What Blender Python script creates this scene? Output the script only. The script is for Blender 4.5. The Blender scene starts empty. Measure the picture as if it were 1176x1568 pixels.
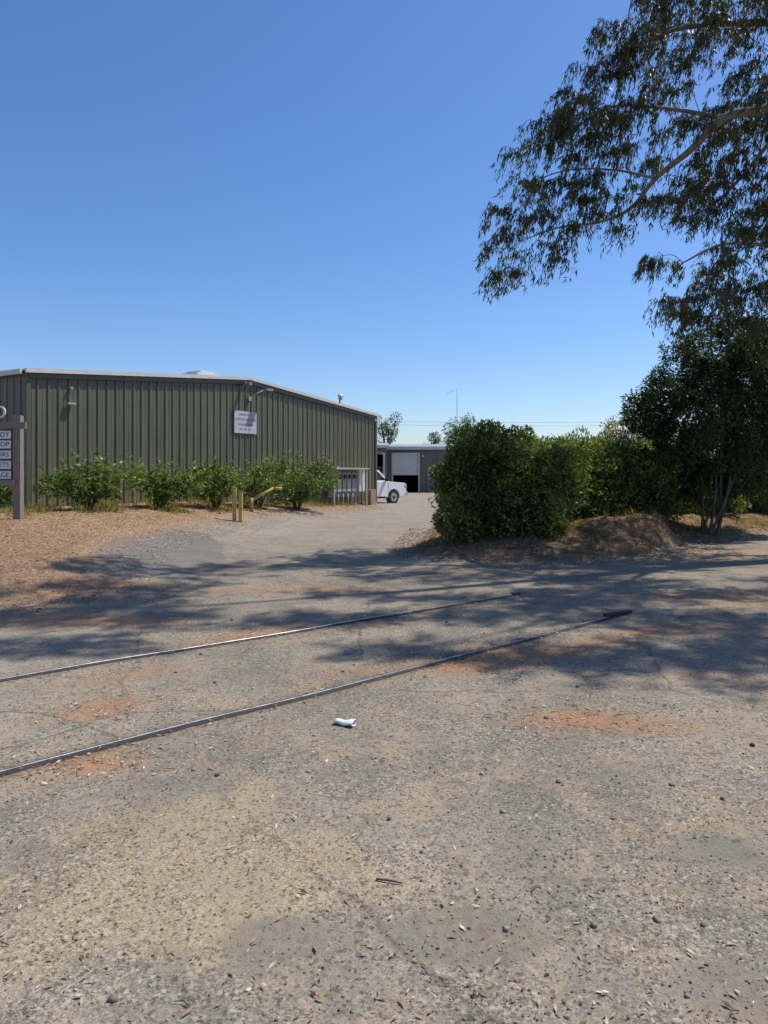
import bpy, bmesh, math, random
import numpy as np
from mathutils import Vector, Matrix
random.seed(7); rng=np.random.default_rng(11)
scene=bpy.context.scene
COL=scene.collection
EL=math.radians(59); S=Vector((.91,.41,0)).normalized()*math.cos(EL)+Vector((0,0,math.sin(EL)))
# ------------------------------------------------------------------ helpers
def link(o): COL.objects.link(o); return o
def grp(name,loc=(0,0,0)):
    e=bpy.data.objects.new(name,None); e.location=loc; e.empty_display_size=.3; return link(e)
def par(o,p):
    o.parent=p; o.matrix_parent_inverse=Matrix.Translation(p.location).inverted(); return o
def npmesh(name,V,F,mat,attrs=None,smooth=False,parent=None):
    V=np.asarray(V,dtype=np.float32); F=np.asarray(F,dtype=np.int32); k=F.shape[1]
    me=bpy.data.meshes.new(name)
    me.vertices.add(len(V)); me.vertices.foreach_set("co",V.ravel())
    me.loops.add(F.size); me.loops.foreach_set("vertex_index",F.ravel())
    me.polygons.add(len(F)); me.polygons.foreach_set("loop_start",np.arange(0,F.size,k,dtype=np.int32))
    me.update(calc_edges=True)
    if attrs:
        for a,val in attrs.items():
            at=me.attributes.new(a,'FLOAT','POINT'); at.data.foreach_set("value",np.asarray(val,dtype=np.float32))
    if smooth: me.polygons.foreach_set("use_smooth",np.ones(len(F),dtype=bool))
    me.materials.append(mat)
    o=link(bpy.data.objects.new(name,me))
    if parent: par(o,parent)
    return o
def frame(origin,x,y,z):
    m=Matrix.Identity(4)
    for i,c in enumerate((x,y,z)):
        for j in range(3): m[j][i]=c[j]
    for j in range(3): m[j][3]=origin[j]
    return m
def box(name,c,s,mat,parent=None,M=None,bev=0.0,rot=None):
    bm=bmesh.new(); bmesh.ops.create_cube(bm,size=1)
    T=Matrix.Translation(c)
    if rot is not None: T=T@rot
    T=T@Matrix.Diagonal((s[0],s[1],s[2],1))
    if M is not None: T=M@T
    bm.transform(T)
    if bev>0: bmesh.ops.bevel(bm,geom=bm.edges[:]+bm.verts[:],offset=bev,segments=2,affect='EDGES',profile=.7)
    me=bpy.data.meshes.new(name); bm.to_mesh(me); bm.free(); me.materials.append(mat)
    o=link(bpy.data.objects.new(name,me))
    if parent: par(o,parent)
    return o
def cyl(name,p0,p1,r,mat,parent=None,seg=16,r2=None,M=None):
    p0=Vector(p0);p1=Vector(p1)
    if M is not None: p0=M@p0; p1=M@p1
    d=p1-p0; bm=bmesh.new()
    bmesh.ops.create_cone(bm,cap_ends=True,segments=seg,radius1=r,radius2=r if r2 is None else r2,depth=d.length)
    bm.transform(Matrix.Translation((p0+p1)/2)@d.to_track_quat('Z','Y').to_matrix().to_4x4())
    me=bpy.data.meshes.new(name); bm.to_mesh(me); bm.free(); me.materials.append(mat)
    for p in me.polygons: p.use_smooth=len(p.vertices)==4
    o=link(bpy.data.objects.new(name,me))
    if parent: par(o,parent)
    return o
def pymesh(name,V,F,mat,parent=None,M=None,smooth=False):
    me=bpy.data.meshes.new(name)
    if M is not None: V=[tuple(M@Vector(v)) for v in V]
    me.from_pydata(V,[],F); me.materials.append(mat); me.update()
    bm=bmesh.new(); bm.from_mesh(me); bmesh.ops.recalc_face_normals(bm,faces=bm.faces); bm.to_mesh(me); bm.free()
    if smooth:
        for p in me.polygons: p.use_smooth=True
    o=link(bpy.data.objects.new(name,me))
    if parent: par(o,parent)
    return o
def text(name,body,size,M,mat,parent,align='CENTER',ext=.002):
    cu=bpy.data.curves.new(name,'FONT'); cu.body=body; cu.size=size; cu.extrude=ext
    cu.align_x=align; cu.align_y='CENTER'; cu.materials.append(mat)
    o=link(bpy.data.objects.new(name,cu)); o.matrix_world=M
    bpy.context.view_layer.update()
    me=bpy.data.meshes.new_from_object(o); me.transform(M)
    bpy.data.objects.remove(o)
    o=link(bpy.data.objects.new(name,me)); par(o,parent); return o
# ------------------------------------------------------------------ materials
def newmat(name):
    m=bpy.data.materials.new(name); m.use_nodes=True; nt=m.node_tree
    return m,nt,nt.nodes['Principled BSDF']
def N(nt,t,**k):
    n=nt.nodes.new(t)
    for a,b in k.items(): setattr(n,a,b)
    return n
def simple(name,col,rough=.7,metal=0,var=.15,scale=6,bump=.0,spec=.5,stretch=None,dark=None):
    m,nt,b=newmat(name); L=nt.links
    tc=N(nt,'ShaderNodeTexCoord'); mp=N(nt,'ShaderNodeMapping')
    L.new(tc.outputs['Object'],mp.inputs[0])
    if stretch: mp.inputs['Scale'].default_value=stretch
    no=N(nt,'ShaderNodeTexNoise'); no.inputs['Scale'].default_value=scale; no.inputs['Detail'].default_value=8
    no.inputs['Roughness'].default_value=.65
    L.new(mp.outputs[0],no.inputs[0])
    r=N(nt,'ShaderNodeValToRGB'); r.color_ramp.elements[0].position=.3; r.color_ramp.elements[1].position=.7
    c0=[c*(1-var) for c in col] if dark is None else dark
    c1=[min(1,c*(1+var)) for c in col]
    r.color_ramp.elements[0].color=(*c0,1); r.color_ramp.elements[1].color=(*c1,1)
    L.new(no.outputs[0],r.inputs[0]); L.new(r.outputs[0],b.inputs['Base Color'])
    b.inputs['Roughness'].default_value=rough; b.inputs['Metallic'].default_value=metal
    b.inputs['Specular IOR Level'].default_value=spec
    if bump>0:
        bp=N(nt,'ShaderNodeBump'); bp.inputs['Strength'].default_value=bump; bp.inputs['Distance'].default_value=.02
        L.new(no.outputs[0],bp.inputs['Height']); L.new(bp.outputs[0],b.inputs['Normal'])
    return m
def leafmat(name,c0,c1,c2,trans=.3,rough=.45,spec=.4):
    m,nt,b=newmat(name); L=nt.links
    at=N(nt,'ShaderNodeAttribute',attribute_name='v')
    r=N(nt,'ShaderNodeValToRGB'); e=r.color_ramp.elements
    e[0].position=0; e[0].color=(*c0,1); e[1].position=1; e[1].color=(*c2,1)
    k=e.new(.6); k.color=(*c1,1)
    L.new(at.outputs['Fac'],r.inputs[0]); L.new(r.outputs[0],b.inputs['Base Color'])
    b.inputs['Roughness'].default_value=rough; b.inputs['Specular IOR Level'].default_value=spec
    if trans>0:
        t=N(nt,'ShaderNodeBsdfTranslucent'); mx=N(nt,'ShaderNodeMixShader'); mx.inputs[0].default_value=trans
        g=N(nt,'ShaderNodeMix',data_type='RGBA',blend_type='MULTIPLY'); g.inputs[0].default_value=1
        L.new(r.outputs[0],g.inputs[6]); g.inputs[7].default_value=(1.7,1.7,.6,1)
        L.new(g.outputs[2],t.inputs[0])
        L.new(b.outputs[0],mx.inputs[1]); L.new(t.outputs[0],mx.inputs[2])
        L.new(mx.outputs[0],nt.nodes['Material Output'].inputs[0])
    return m
M_euc=leafmat('eucalyptus_leaf',(.042,.050,.026),(.078,.088,.040),(.155,.15,.065),.27)
M_dark=leafmat('dark_leaf',(.022,.036,.013),(.045,.07,.02),(.11,.145,.04),.25)
M_hedge=leafmat('hedge_leaf',(.04,.064,.016),(.115,.152,.036),(.32,.345,.095),.33)
M_hedge2=leafmat('hedge_leaf_pale',(.055,.085,.024),(.135,.18,.05),(.32,.33,.12),.33)
M_rose=leafmat('shrub_leaf',(.042,.080,.020),(.095,.152,.036),(.23,.30,.08),.35)
M_flower=leafmat('flower_petal',(.35,.06,.12),(.45,.12,.2),(.6,.3,.35),.3)
M_dry=leafmat('dry_grass',(.18,.13,.06),(.32,.24,.11),(.46,.37,.2),.2,.8,.1)
M_grassg=leafmat('weed_grass',(.12,.13,.03),(.24,.23,.06),(.40,.35,.12),.3,.8,.1)
M_lit=leafmat('dry_leaf_litter',(.12,.06,.03),(.33,.20,.105),(.62,.50,.35),.0,.85,.1)
M_bark=simple('eucalyptus_bark',(.24,.20,.16),.85,var=.45,scale=5,bump=.4,stretch=(3,3,.6))
M_bark2=simple('dark_bark',(.10,.075,.055),.9,var=.4,scale=8,bump=.4)
# ------------------------------------------------------------------ layout helpers
def smooth(a,b,x):
    t=np.clip((x-a)/(b-a),0,1); return t*t*(3-2*t)
def sdpoly(poly,X,Y):
    """positive inside"""
    P=np.array(poly,float); n=len(P); d=np.full(X.shape,1e9); ins=np.zeros(X.shape,bool)
    for i in range(n):
        a=P[i]; b=P[(i+1)%n]; e=b-a; wx=X-a[0]; wy=Y-a[1]
        t=np.clip((wx*e[0]+wy*e[1])/(e@e),0,1)
        d=np.minimum(d,np.hypot(wx-e[0]*t,wy-e[1]*t))
        c=((a[1]>Y)!=(b[1]>Y))
        with np.errstate(divide='ignore',invalid='ignore'):
            xi=(b[0]-a[0])*(Y-a[1])/(b[1]-a[1] if b[1]!=a[1] else 1e-9)+a[0]
        ins^=(c&(X<xi))
    return np.where(ins,d,-d)
BED=[(-60,8.0),(-4.9,8.4),(-4.3,9.6),(-4.7,11.5),(-5.0,13.5),(-4.9,16),(-4.45,19.6),(-3.2,23.5),(-1.6,27.5),(-0.2,31.4),(-0.5,33.2),(-8,38),(-60,38)]
ISL=[(0.45,14.2),(1.1,13.1),(1.96,12.5),(3.67,12.85),(5.15,13.6),(6.98,16.1),(10.1,18.7),(28,26),(28,46),(3.2,46),(2.7,36),(1.6,22),(0.9,16.5)]
PATCH=[(-4.15,9.6),(-3.1,10.6),(-2.7,12.2),(-3.3,14.6),(-4.0,16.4),(-5.0,16.2),(-5.1,13.5),(-4.8,11.5)]
def wob(x,y,f=1.0):
    return (np.sin(x*1.7*f+y*.9*f)+np.sin(y*2.3*f-x*1.1*f+1.3)+np.sin((x+y)*3.1*f+2.1)*.6)/2.6
def height(X,Y):
    sb=sdpoly(BED,X,Y); si=sdpoly(ISL,X,Y)
    fy=smooth(7,13,Y)*(1-.75*smooth(21,32,Y))
    h=.64*smooth(-2.5,2.6,sb)*fy
    h=h+smooth(-.05,.35,sb)*(.02+.02*wob(X,Y,3))*smooth(7,9,Y)
    h=h+(.14*smooth(-.1,.5,si)+.26*smooth(.3,2.0,si)+.05*wob(X,Y,1.6)*smooth(.1,.8,si))*(1-smooth(24,32,Y))
    md=np.exp(-(((X-5.6)/1.2)**2+((Y-15.3)/.7)**2))*smooth(0,.4,si)
    h=h+.50*md+.08*md*wob(X,Y,5)
    hol=np.exp(-(((X-5.9)/.45)**2+((Y-14.75)/.28)**2))*smooth(0,.3,si); h=h-.16*hol
    h=h-.16*smooth(33,41,Y)
    h=h+.006*wob(X,Y,1.1)*(1-smooth(60,90,Y))
    return h
def hz(x,y): return float(height(np.array([x],float),np.array([y],float))[0])
R1=((-2.94,5.45),(1.71,9.22)); R2=((-2.03,3.755),(2.63,7.92))
def extend(R,back):
    a=Vector(R[0]);b=Vector(R[1]);d=(b-a).normalized(); return (a-d*back,b,d)
def segd(R,X,Y,back=9):
    a,b,d=extend(R,back); t=np.clip((X-a.x)*d.x+(Y-a.y)*d.y,0,(b-a).length)
    return np.hypot(X-a.x-d.x*t,Y-a.y-d.y*t)
# ------------------------------------------------------------------ ground
def lines(lo,hi,fine,fa,fb,mid,ma,mb):
    s=list(np.arange(fa,fb+1e-6,fine)); 
    s=list(np.arange(ma,fa-1e-6,mid))+s+list(np.arange(fb+mid,mb,mid))
    d=mid;v=s[-1]
    while v<hi: d*=1.35; v+=d; s.append(v)
    d=mid;v=s[0];pre=[]
    while v>lo: d*=1.35; v-=d; pre.append(v)
    return np.array(sorted(pre)+s)
xs=lines(-1500,1500,.1,-6,8,.35,-18,22); ys=lines(-300,2500,.1,.5,17,.35,-6,46)
GX,GY=np.meshgrid(xs,ys); GX=GX.ravel();GY=GY.ravel()
GZ=height(GX,GY)
nx=len(xs);ny=len(ys)
ii=np.arange(nx*ny).reshape(ny,nx)
F=np.stack([ii[:-1,:-1].ravel(),ii[:-1,1:].ravel(),ii[1:,1:].ravel(),ii[1:,:-1].ravel()],1)
def g(x,y,rx,ry,a=1,rot=0):
    c,s=math.cos(rot),math.sin(rot); u=(GX-x)*c+(GY-y)*s; v=-(GX-x)*s+(GY-y)*c
    return a*np.exp(-((u/rx)**2+(v/ry)**2))
litter=g(.84,6.05,.75,.38,1.2,.6)+g(1.25,4.6,.55,.28,.9)+g(-1.9,4.8,.4,.3,.9,.6)+g(-1.6,3.9,.35,.25,.9)+g(-1.3,7.0,.9,.25,.9,.7)+g(.2,7.6,1.2,.2,.7,.7)\
  +g(-3.2,7.6,1.6,.5,.8)+g(3.2,7.2,1.0,.5,.7)+g(4.6,9.0,2.2,.8,.75)+g(-1.2,9.6,2.0,.5,.7)+g(-4.2,9.2,1.2,1.2,.9)+g(1.5,11.2,1.8,.5,.6)+g(6.5,13.5,3,1.2,.6,.6)+g(-2.0,5.6,.8,.3,.7,.7)+g(2.6,5.6,.7,.35,.6)+g(-2.4,11.5,1.0,.6,.5)+g(1.9,4.4,.5,.2,.5)+g(2.0,6.6,.9,.25,.7,.7)+g(-.4,5.6,.7,.2,.6,.7)+g(0.1,6.6,.6,.15,.6,.7)
smo=g(-.38,2.42,.2,.16,1)+g(.28,2.46,.3,.18,1.1)+g(1.1,2.2,.3,.2,.8)+g(-3.3,5.2,.6,.5,.5)+g(1.4,3.0,.4,.25,.6)
sandy=g(-.9,3.1,.55,.6,1.1)+g(-.55,2.6,.7,.4,.6)+g(-1.4,2.5,.8,.35,.5)+g(.9,3.4,1.0,.6,.45)+g(-.5,4.6,1.2,.7,.45)+g(.8,2.6,1.0,.5,.35)+g(2.2,3.8,1.0,.5,.4)+g(-.8,6.0,1.2,.5,.4,.6)
rd=np.minimum(segd(R1,GX,GY),segd(R2,GX,GY))
def arc(cx,cy,r): return np.abs(np.hypot(GX-cx,GY-cy)-r)
trk=np.minimum(np.minimum(arc(-14,2.0,15.2),arc(-14,2.0,16.9)),np.minimum(arc(16,-2.5,16.4),arc(16,-2.5,18.1)))
def ground_mat():
    m,nt,b=newmat('weathered_ground'); L=nt.links
    tc=N(nt,'ShaderNodeTexCoord')
    def noise(s,d=6,r=.6,w=None):
        n=N(nt,'ShaderNodeTexNoise'); n.inputs['Scale'].default_value=s; n.inputs['Detail'].default_value=d; n.inputs['Roughness'].default_value=r
        L.new(tc.outputs['Object'],n.inputs[0]); return n.outputs[0]
    def att(a): return N(nt,'ShaderNodeAttribute',attribute_name=a).outputs['Fac']
    def mth(op,a,b_=None,c=None,clamp=False):
        n=N(nt,'ShaderNodeMath',operation=op); n.use_clamp=clamp
        for i,v in enumerate((a,b_,c)):
            if v is None: continue
            if isinstance(v,(int,float)): n.inputs[i].default_value=v
            else: L.new(v,n.inputs[i])
        return n.outputs[0]
    def ss(x,a,b_):
        n=N(nt,'ShaderNodeMapRange',interpolation_type='SMOOTHSTEP')
        L.new(x,n.inputs[0]); n.inputs[1].default_value=a; n.inputs[2].default_value=b_; return n.outputs[0]
    def mix(f,a,b_,bt='MIX'):
        n=N(nt,'ShaderNodeMix',data_type='RGBA',blend_type=bt)
        if isinstance(f,(int,float)): n.inputs[0].default_value=f
        else: L.new(f,n.inputs[0])
        for i,v in ((6,a),(7,b_)):
            if isinstance(v,tuple): n.inputs[i].default_value=(*v,1)
            else: L.new(v,n.inputs[i])
        return n.outputs[2]
    def vor(s,out='Color',f='F1'):
        n=N(nt,'ShaderNodeTexVoronoi',feature=f); n.inputs['Scale'].default_value=s
        L.new(tc.outputs['Object'],n.inputs[0]); return n.outputs[out]
    big=noise(.55,5,.6); med=noise(2.3,6,.65); fin=noise(22,5,.7); vf=noise(140,3,.7); mid2=noise(5.5,6,.7)
    # worn asphalt
    c=mix(ss(big,.38,.62),(.215,.190,.150),(.300,.258,.192))
    c=mix(mth('MULTIPLY',ss(med,.45,.62),.55),c,(.355,.292,.200))
    c=mix(mth('MULTIPLY',mth('SUBTRACT',1,ss(mid2,.38,.52)),.4),c,(.165,.145,.115))
    tint=mth('ADD',att('sandy'),mth('MULTIPLY',mth('SUBTRACT',med,.5),1.8))
    c=mix(mth('MULTIPLY',ss(tint,.35,1.0),.7),c,(.365,.298,.185))
    c=mix(mth('MULTIPLY',ss(att('gy'),12,20),.45),c,(.32,.285,.235))
    # wheel tracks
    tw=mth('MULTIPLY',mth('SUBTRACT',1,ss(mth('ADD',att('trk'),mth('MULTIPLY',mth('SUBTRACT',fin,.5),.12)),.06,.16)),ss(med,.35,.6))
    c=mix(mth('MULTIPLY',tw,.35),c,(.15,.135,.11))
    # aggregate
    v1=N(nt,'ShaderNodeSeparateColor'); L.new(vor(150),v1.inputs[0])
    v2=N(nt,'ShaderNodeSeparateColor'); L.new(vor(80),v2.inputs[0])
    smoa=ss(mth('ADD',att('smo'),mth('MULTIPLY',mth('SUBTRACT',fin,.5),.7)),.35,.6)
    agg=mth('MULTIPLY',ss(noise(1.3,5,.7),.38,.62),mth('SUBTRACT',1,mth('MULTIPLY',smoa,.8)))
    k=mth('ADD',.62,mth('MULTIPLY',v1.outputs[0],.76))
    k=mth('ADD',mth('MULTIPLY',mth('SUBTRACT',k,1),mth('ADD',.4,mth('MULTIPLY',agg,.8))),1)
    kk=N(nt,'ShaderNodeCombineColor'); [L.new(k,kk.inputs[i]) for i in range(3)]
    c=mix(1,c,kk.outputs[0],'MULTIPLY')
    c=mix(mth('MULTIPLY',mth('MULTIPLY',mth('GREATER_THAN',v2.outputs[0],.90),mth('ADD',agg,.2)),.55),c,(.48,.43,.36))
    c=mix(mth('MULTIPLY',mth('LESS_THAN',v2.outputs[1],.12),.6),c,(.075,.065,.053))
    c=mix(mth('MULTIPLY',smoa,.7),c,(.205,.182,.145))
    f2=mth('ADD',.64,mth('MULTIPLY',fin,.72)); k2=N(nt,'ShaderNodeCombineColor'); [L.new(f2,k2.inputs[i]) for i in range(3)]
    c=mix(1,c,k2.outputs[0],'MULTIPLY')
    # fresher asphalt patch
    pm=ss(mth('ADD',att('patch'),mth('MULTIPLY',mth('SUBTRACT',med,.5),.4)),-.02,.04)
    c=mix(mth('MULTIPLY',pm,.75),c,(.165,.160,.152))
    # cracks
    cw=N(nt,'ShaderNodeTexVoronoi',feature='DISTANCE_TO_EDGE'); cw.inputs['Scale'].default_value=.42
    wn=N(nt,'ShaderNodeTexNoise'); wn.inputs['Scale'].default_value=1.6; wn.inputs['Detail'].default_value=6; L.new(tc.outputs['Object'],wn.inputs[0])
    wa=mix(.22,tc.outputs['Object'],wn.outputs['Color']); L.new(wa,cw.inputs[0])
    ck=mth('MULTIPLY',mth('SUBTRACT',1,ss(cw.outputs[0],.0,.008)),ss(big,.42,.55))
    c=mix(mth('MULTIPLY',ck,.4),c,(.06,.05,.04))
    # red leaf dust
    ln=mth('ADD',att('litter'),mth('MULTIPLY',mth('SUBTRACT',mth('ADD',mth('MULTIPLY',fin,.6),mth('MULTIPLY',mid2,.4)),.5),2.2))
    lm=ss(ln,.3,1.0); c=mix(mth('MULTIPLY',lm,.7),c,(.40,.20,.10))
    dd=mth('MULTIPLY',ss(mth('ADD',mth('MULTIPLY',med,.5),mth('MULTIPLY',fin,.5)),.52,.65),.5); c=mix(dd,c,(.31,.20,.12))
    # rail groove and rust
    rn=mth('ADD',att('rd'),mth('MULTIPLY',mth('SUBTRACT',fin,.5),.10))
    c=mix(mth('MULTIPLY',mth('SUBTRACT',1,ss(rn,.03,.17)),.4),c,(.20,.13,.08))
    c=mix(mth('MULTIPLY',mth('SUBTRACT',1,ss(rn,.025,.06)),.8),c,(.045,.038,.03))
    # mulch bed
    chip=N(nt,'ShaderNodeSeparateColor'); L.new(vor(34),chip.inputs[0])
    cr=N(nt,'ShaderNodeValToRGB'); e=cr.color_ramp.elements; e[0].color=(.08,.042,.024,1); e[1].color=(.54,.37,.21,1); q=e.new(.5); q.color=(.29,.165,.088,1)
    L.new(chip.outputs[0],cr.inputs[0])
    mul=mix(mth('MULTIPLY',ss(med,.45,.65),.5),cr.outputs[0],(.41,.28,.16))
    mul=mix(mth('MULTIPLY',mth('SUBTRACT',1,ss(mth('ADD',att('gy'),mth('MULTIPLY',med,3)),12.5,16.5)),.5),mul,(.24,.155,.10))
    mm=ss(mth('ADD',att('bed'),mth('MULTIPLY',mth('SUBTRACT',med,.5),2.6)),-.15,.5)
    mm2=ss(mth('ADD',mth('ADD',att('bed'),.6),mth('MULTIPLY',mth('SUBTRACT',fin,.5),2.6)),.0,.8)
    c=mix(mth('MULTIPLY',mm2,.5),c,(.31,.195,.12)); c=mix(mth('MULTIPLY',mm,.9),c,mul)
    isl=mix(ss(med,.4,.6),(.18,.105,.056),(.34,.22,.12)); isl=mix(mth('MULTIPLY',chip.outputs[1],.6),isl,(.11,.065,.038))
    im=ss(mth('ADD',att('isl'),mth('MULTIPLY',mth('SUBTRACT',fin,.5),1.2)),-.1,.25)
    c=mix(im,c,isl)
    far=ss(att('far'),0,1); c=mix(far,c,(.24,.20,.12))
    L.new(c,b.inputs['Base Color']); b.inputs['Roughness'].default_value=.95; b.inputs['Specular IOR Level'].default_value=.12
    hh=mth('ADD',mth('MULTIPLY',v1.outputs[0],mth('ADD',.3,agg)),mth('ADD',mth('MULTIPLY',vf,.6),mth('MULTIPLY',fin,1.8)))
    hh=mth('ADD',hh,mth('MULTIPLY',chip.outputs[0],mth('MULTIPLY',mth('ADD',mm,im),2)))
    bp=N(nt,'ShaderNodeBump'); bp.inputs['Strength'].default_value=.75; bp.inputs['Distance'].default_value=.008
    L.new(hh,bp.inputs['Height']); L.new(bp.outputs[0],b.inputs['Normal'])
    return m
sb=sdpoly(BED,GX,GY); si=sdpoly(ISL,GX,GY); sp=sdpoly(PATCH,GX,GY)
far=np.maximum(smooth(60,90,GY),smooth(28,45,np.abs(GX)))
npmesh('ground',np.stack([GX,GY,GZ],1),F,ground_mat(),dict(gy=np.clip(GY,0,50),bed=np.clip(sb,-3,3),isl=np.clip(si,-3,3),patch=np.clip(sp,-3,3),litter=litter,smo=smo,sandy=sandy,rd=np.clip(rd,0,2),trk=np.clip(trk,0,2),far=far),smooth=True)
# ------------------------------------------------------------------ rails
M_steel=simple('worn_steel',(.30,.30,.31),.38,.85,var=.5,scale=14)
M_rust=simple('dark_oxidised_steel',(.040,.034,.030),.8,.2,var=.4,scale=20,bump=.3)
def rail(R,back,wd):
    a,b,d=extend(R,back); n=Vector((-d.y,d.x)); 
    gp=grp('railroad_rail',(b.x,b.y,0)); seg=60; L_=(b-a).length
    def sweep(nm,prof,mat,cap):
        V=[];Fq=[];k=len(prof)
        for i in range(seg+1):
            t=L_*i/seg; wv=.014*math.sin(t*.9)+.007*math.sin(t*2.7)
            for (o,z) in prof:
                p=a+d*t+n*(o+wv); V.append((p.x,p.y,z+hz(p.x,p.y)))
        for i in range(seg):
            for j in range(k-1): Fq.append((i*k+j,i*k+j+1,(i+1)*k+j+1,(i+1)*k+j))
        if cap: Fq.append(tuple(range(seg*k,seg*k+k)))
        pymesh(nm,V,Fq,mat,gp)
    sweep('rail_side',[(-.5*wd,-.02),(-.5*wd,.006),(-.3*wd,.012),(.3*wd,.012),(.5*wd,.006),(.5*wd,-.02)],M_rust,True)
    sweep('rail_running_surface',[(-.24*wd,.0125),(-.18*wd,.016),(.18*wd,.016),(.24*wd,.0125)],M_steel,False)
    sweep('guard_flange',[(-wd*.5-.03,.002),(-wd*.5-.022,.010),(-wd*.5-.012,.010),(-wd*.5-.010,-.01)],M_rust,False)
    return gp,a,b,d,n
g1,a,b,d,n=rail(R1,9,.05)
box('end_plate',(b.x,b.y,.012),(.12,.06,.03),M_rust,g1,rot=Matrix.Rotation(math.atan2(d.y,d.x),4,'Z'),bev=.004)
g2,a,b,d,n=rail(R2,9,.046)
M_black=simple('black_steel',(.03,.028,.027),.7,.2,var=.4,scale=15)
c_=b-d*.05
box('end_angle_iron',(c_.x,c_.y,.028),(.42,.06,.03),M_black,g2,rot=Matrix.Rotation(math.atan2(d.y,d.x)-.15,4,'Z'),bev=.006)
# ------------------------------------------------------------------ metal building
U=Vector((.5162,.8565,0)); NN=Vector((.8565,-.5162,0)); Z=Vector((0,0,1)); O=Vector((-9.17,18.3,0))
WL=17.0; BL=32.0; EH=4.2; RH=4.92; RS=8.3
def steel_panel(name,col,hi):
    m,nt,b=newmat(name); L=nt.links
    tc=N(nt,'ShaderNodeTexCoord'); mp=N(nt,'ShaderNodeMapping'); mp.inputs['Scale'].default_value=(2.2,2.2,.25); L.new(tc.outputs['Object'],mp.inputs[0])
    n1=N(nt,'ShaderNodeTexNoise'); n1.inputs['Scale'].default_value=2.2; n1.inputs['Detail'].default_value=7; n1.inputs['Roughness'].default_value=.7; L.new(mp.outputs[0],n1.inputs[0])
    r=N(nt,'ShaderNodeValToRGB'); r.color_ramp.elements[0].position=.3;r.color_ramp.elements[1].position=.75
    r.color_ramp.elements[0].color=(*[c*.74 for c in col],1); r.color_ramp.elements[1].color=(*[c*1.25 for c in col],1)
    L.new(n1.outputs[0],r.inputs[0])
    sx=N(nt,'ShaderNodeSeparateXYZ'); L.new(tc.outputs['Object'],sx.inputs[0])
    mr=N(nt,'ShaderNodeMapRange'); L.new(sx.outputs[2],mr.inputs[0]); mr.inputs[1].default_value=2.6; mr.inputs[2].default_value=.4
    ml=N(nt,'ShaderNodeMath',operation='MULTIPLY'); L.new(mr.outputs[0],ml.inputs[0]); L.new(n1.outputs[0],ml.inputs[1])
    mx=N(nt,'ShaderNodeMix',data_type='RGBA'); L.new(ml.outputs[0],mx.inputs[0]); L.new(r.outputs[0],mx.inputs[6]); mx.inputs[7].default_value=(*hi,1)
    L.new(mx.outputs[2],b.inputs['Base Color']); b.inputs['Roughness'].default_value=.42; b.inputs['Metallic'].default_value=.0
    return m
M_wall=steel_panel('olive_steel_panel',(.124,.122,.072),(.22,.20,.115))
M_trim=simple('pale_trim',(.60,.59,.55),.5,var=.1,scale=4)
M_dtrim=simple('olive_trim',(.09,.09,.06),.5,var=.15,scale=4)
M_roof=simple('galvanised_roof',(.45,.45,.43),.4,.5,var=.12,scale=3)
def ribwall(name,P,u,n,length,zb,top,mat,parent,pitch=.305):
    prof=[(0,0),(.095,0),(.105,.008),(.13,.008),(.14,0),(.235,0),(.25,.034),(.285,.034)]
    V=[];s=0
    pts=[]
    while s<length:
        for a,o in prof:
            if s+a<length: pts.append((s+a,o))
        s+=pitch
    pts.append((length,0))
    for (a,o) in pts:
        p=P+u*a+n*o; zt=top(a) if callable(top) else top
        V.append((p.x,p.y,zb)); V.append((p.x,p.y,zt))
    Fq=[(2*i,2*i+2,2*i+3,2*i+1) for i in range(len(pts)-1)]
    return pymesh(name,V,Fq,mat,parent)
bl=grp('metal_warehouse_building',O)
def rooftop(s): return EH+(RH-EH)*(s/RS if s<RS else (WL-s)/(WL-RS))
ribwall('gable_wall',O,U,NN,WL,-.4,lambda s:rooftop(s)-.02,M_wall,bl)
ribwall('side_wall_near',O-NN*BL,NN,-U,BL,-.4,EH-.02,M_wall,bl)
E2=O+U*WL
ribwall('side_wall_far',E2,-NN,U,BL,-.4,EH-.02,M_wall,bl)
ribwall('rear_wall',E2-NN*BL,-U,-NN,WL,-.4,lambda s:rooftop(WL-s)-.02,M_wall,bl)
def W(s,off,z): p=O+U*s+NN*off; return (p.x,p.y,z)
ov=.12
def slab(name,s0,z0,s1,z1,f0,f1,th,mat):
    V=[W(s0,f0,z0),W(s1,f0,z1),W(s1,f1,z1),W(s0,f1,z0),W(s0,f0,z0+th),W(s1,f0,z1+th),W(s1,f1,z1+th),W(s0,f1,z0+th)]
    return pymesh(name,V,[(0,1,2,3),(4,5,6,7),(0,1,5,4),(1,2,6,5),(2,3,7,6),(3,0,4,7)],mat,bl)
k1=(RH-EH)/RS; k2=(RH-EH)/(WL-RS)
slab('roof_left',-ov,EH-ov*k1,RS,RH,.09,-BL-.1,.04,M_roof)
slab('roof_right',RS+.002,RH,WL+ov,EH-ov*k2,.09,-BL-.1,.04,M_roof)
slab('rake_trim_left',-ov-.01,EH-ov*k1-.06,RS,RH-.06,.15,.092,.115,M_trim)
slab('rake_trim_right',RS+.002,RH-.06,WL+ov+.01,EH-ov*k2-.06,.15,.092,.115,M_trim)
slab('rake_flashing_left',-.01,EH-.2,RS,RH-.2,.088,.04,.13,M_dtrim)
slab('rake_flashing_right',RS+.002,RH-.2,WL+.01,EH-.2,.088,.04,.13,M_dtrim)
Mw=frame(O,U,Z,NN)
box('eave_trim_near',(-.06-ov,EH-.04,-BL/2),(.06,.13,BL),M_trim,bl,M=Mw)
box('eave_trim_far',(WL+ov+.06,EH-.04,-BL/2),(.06,.13,BL),M_trim,bl,M=Mw)
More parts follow.
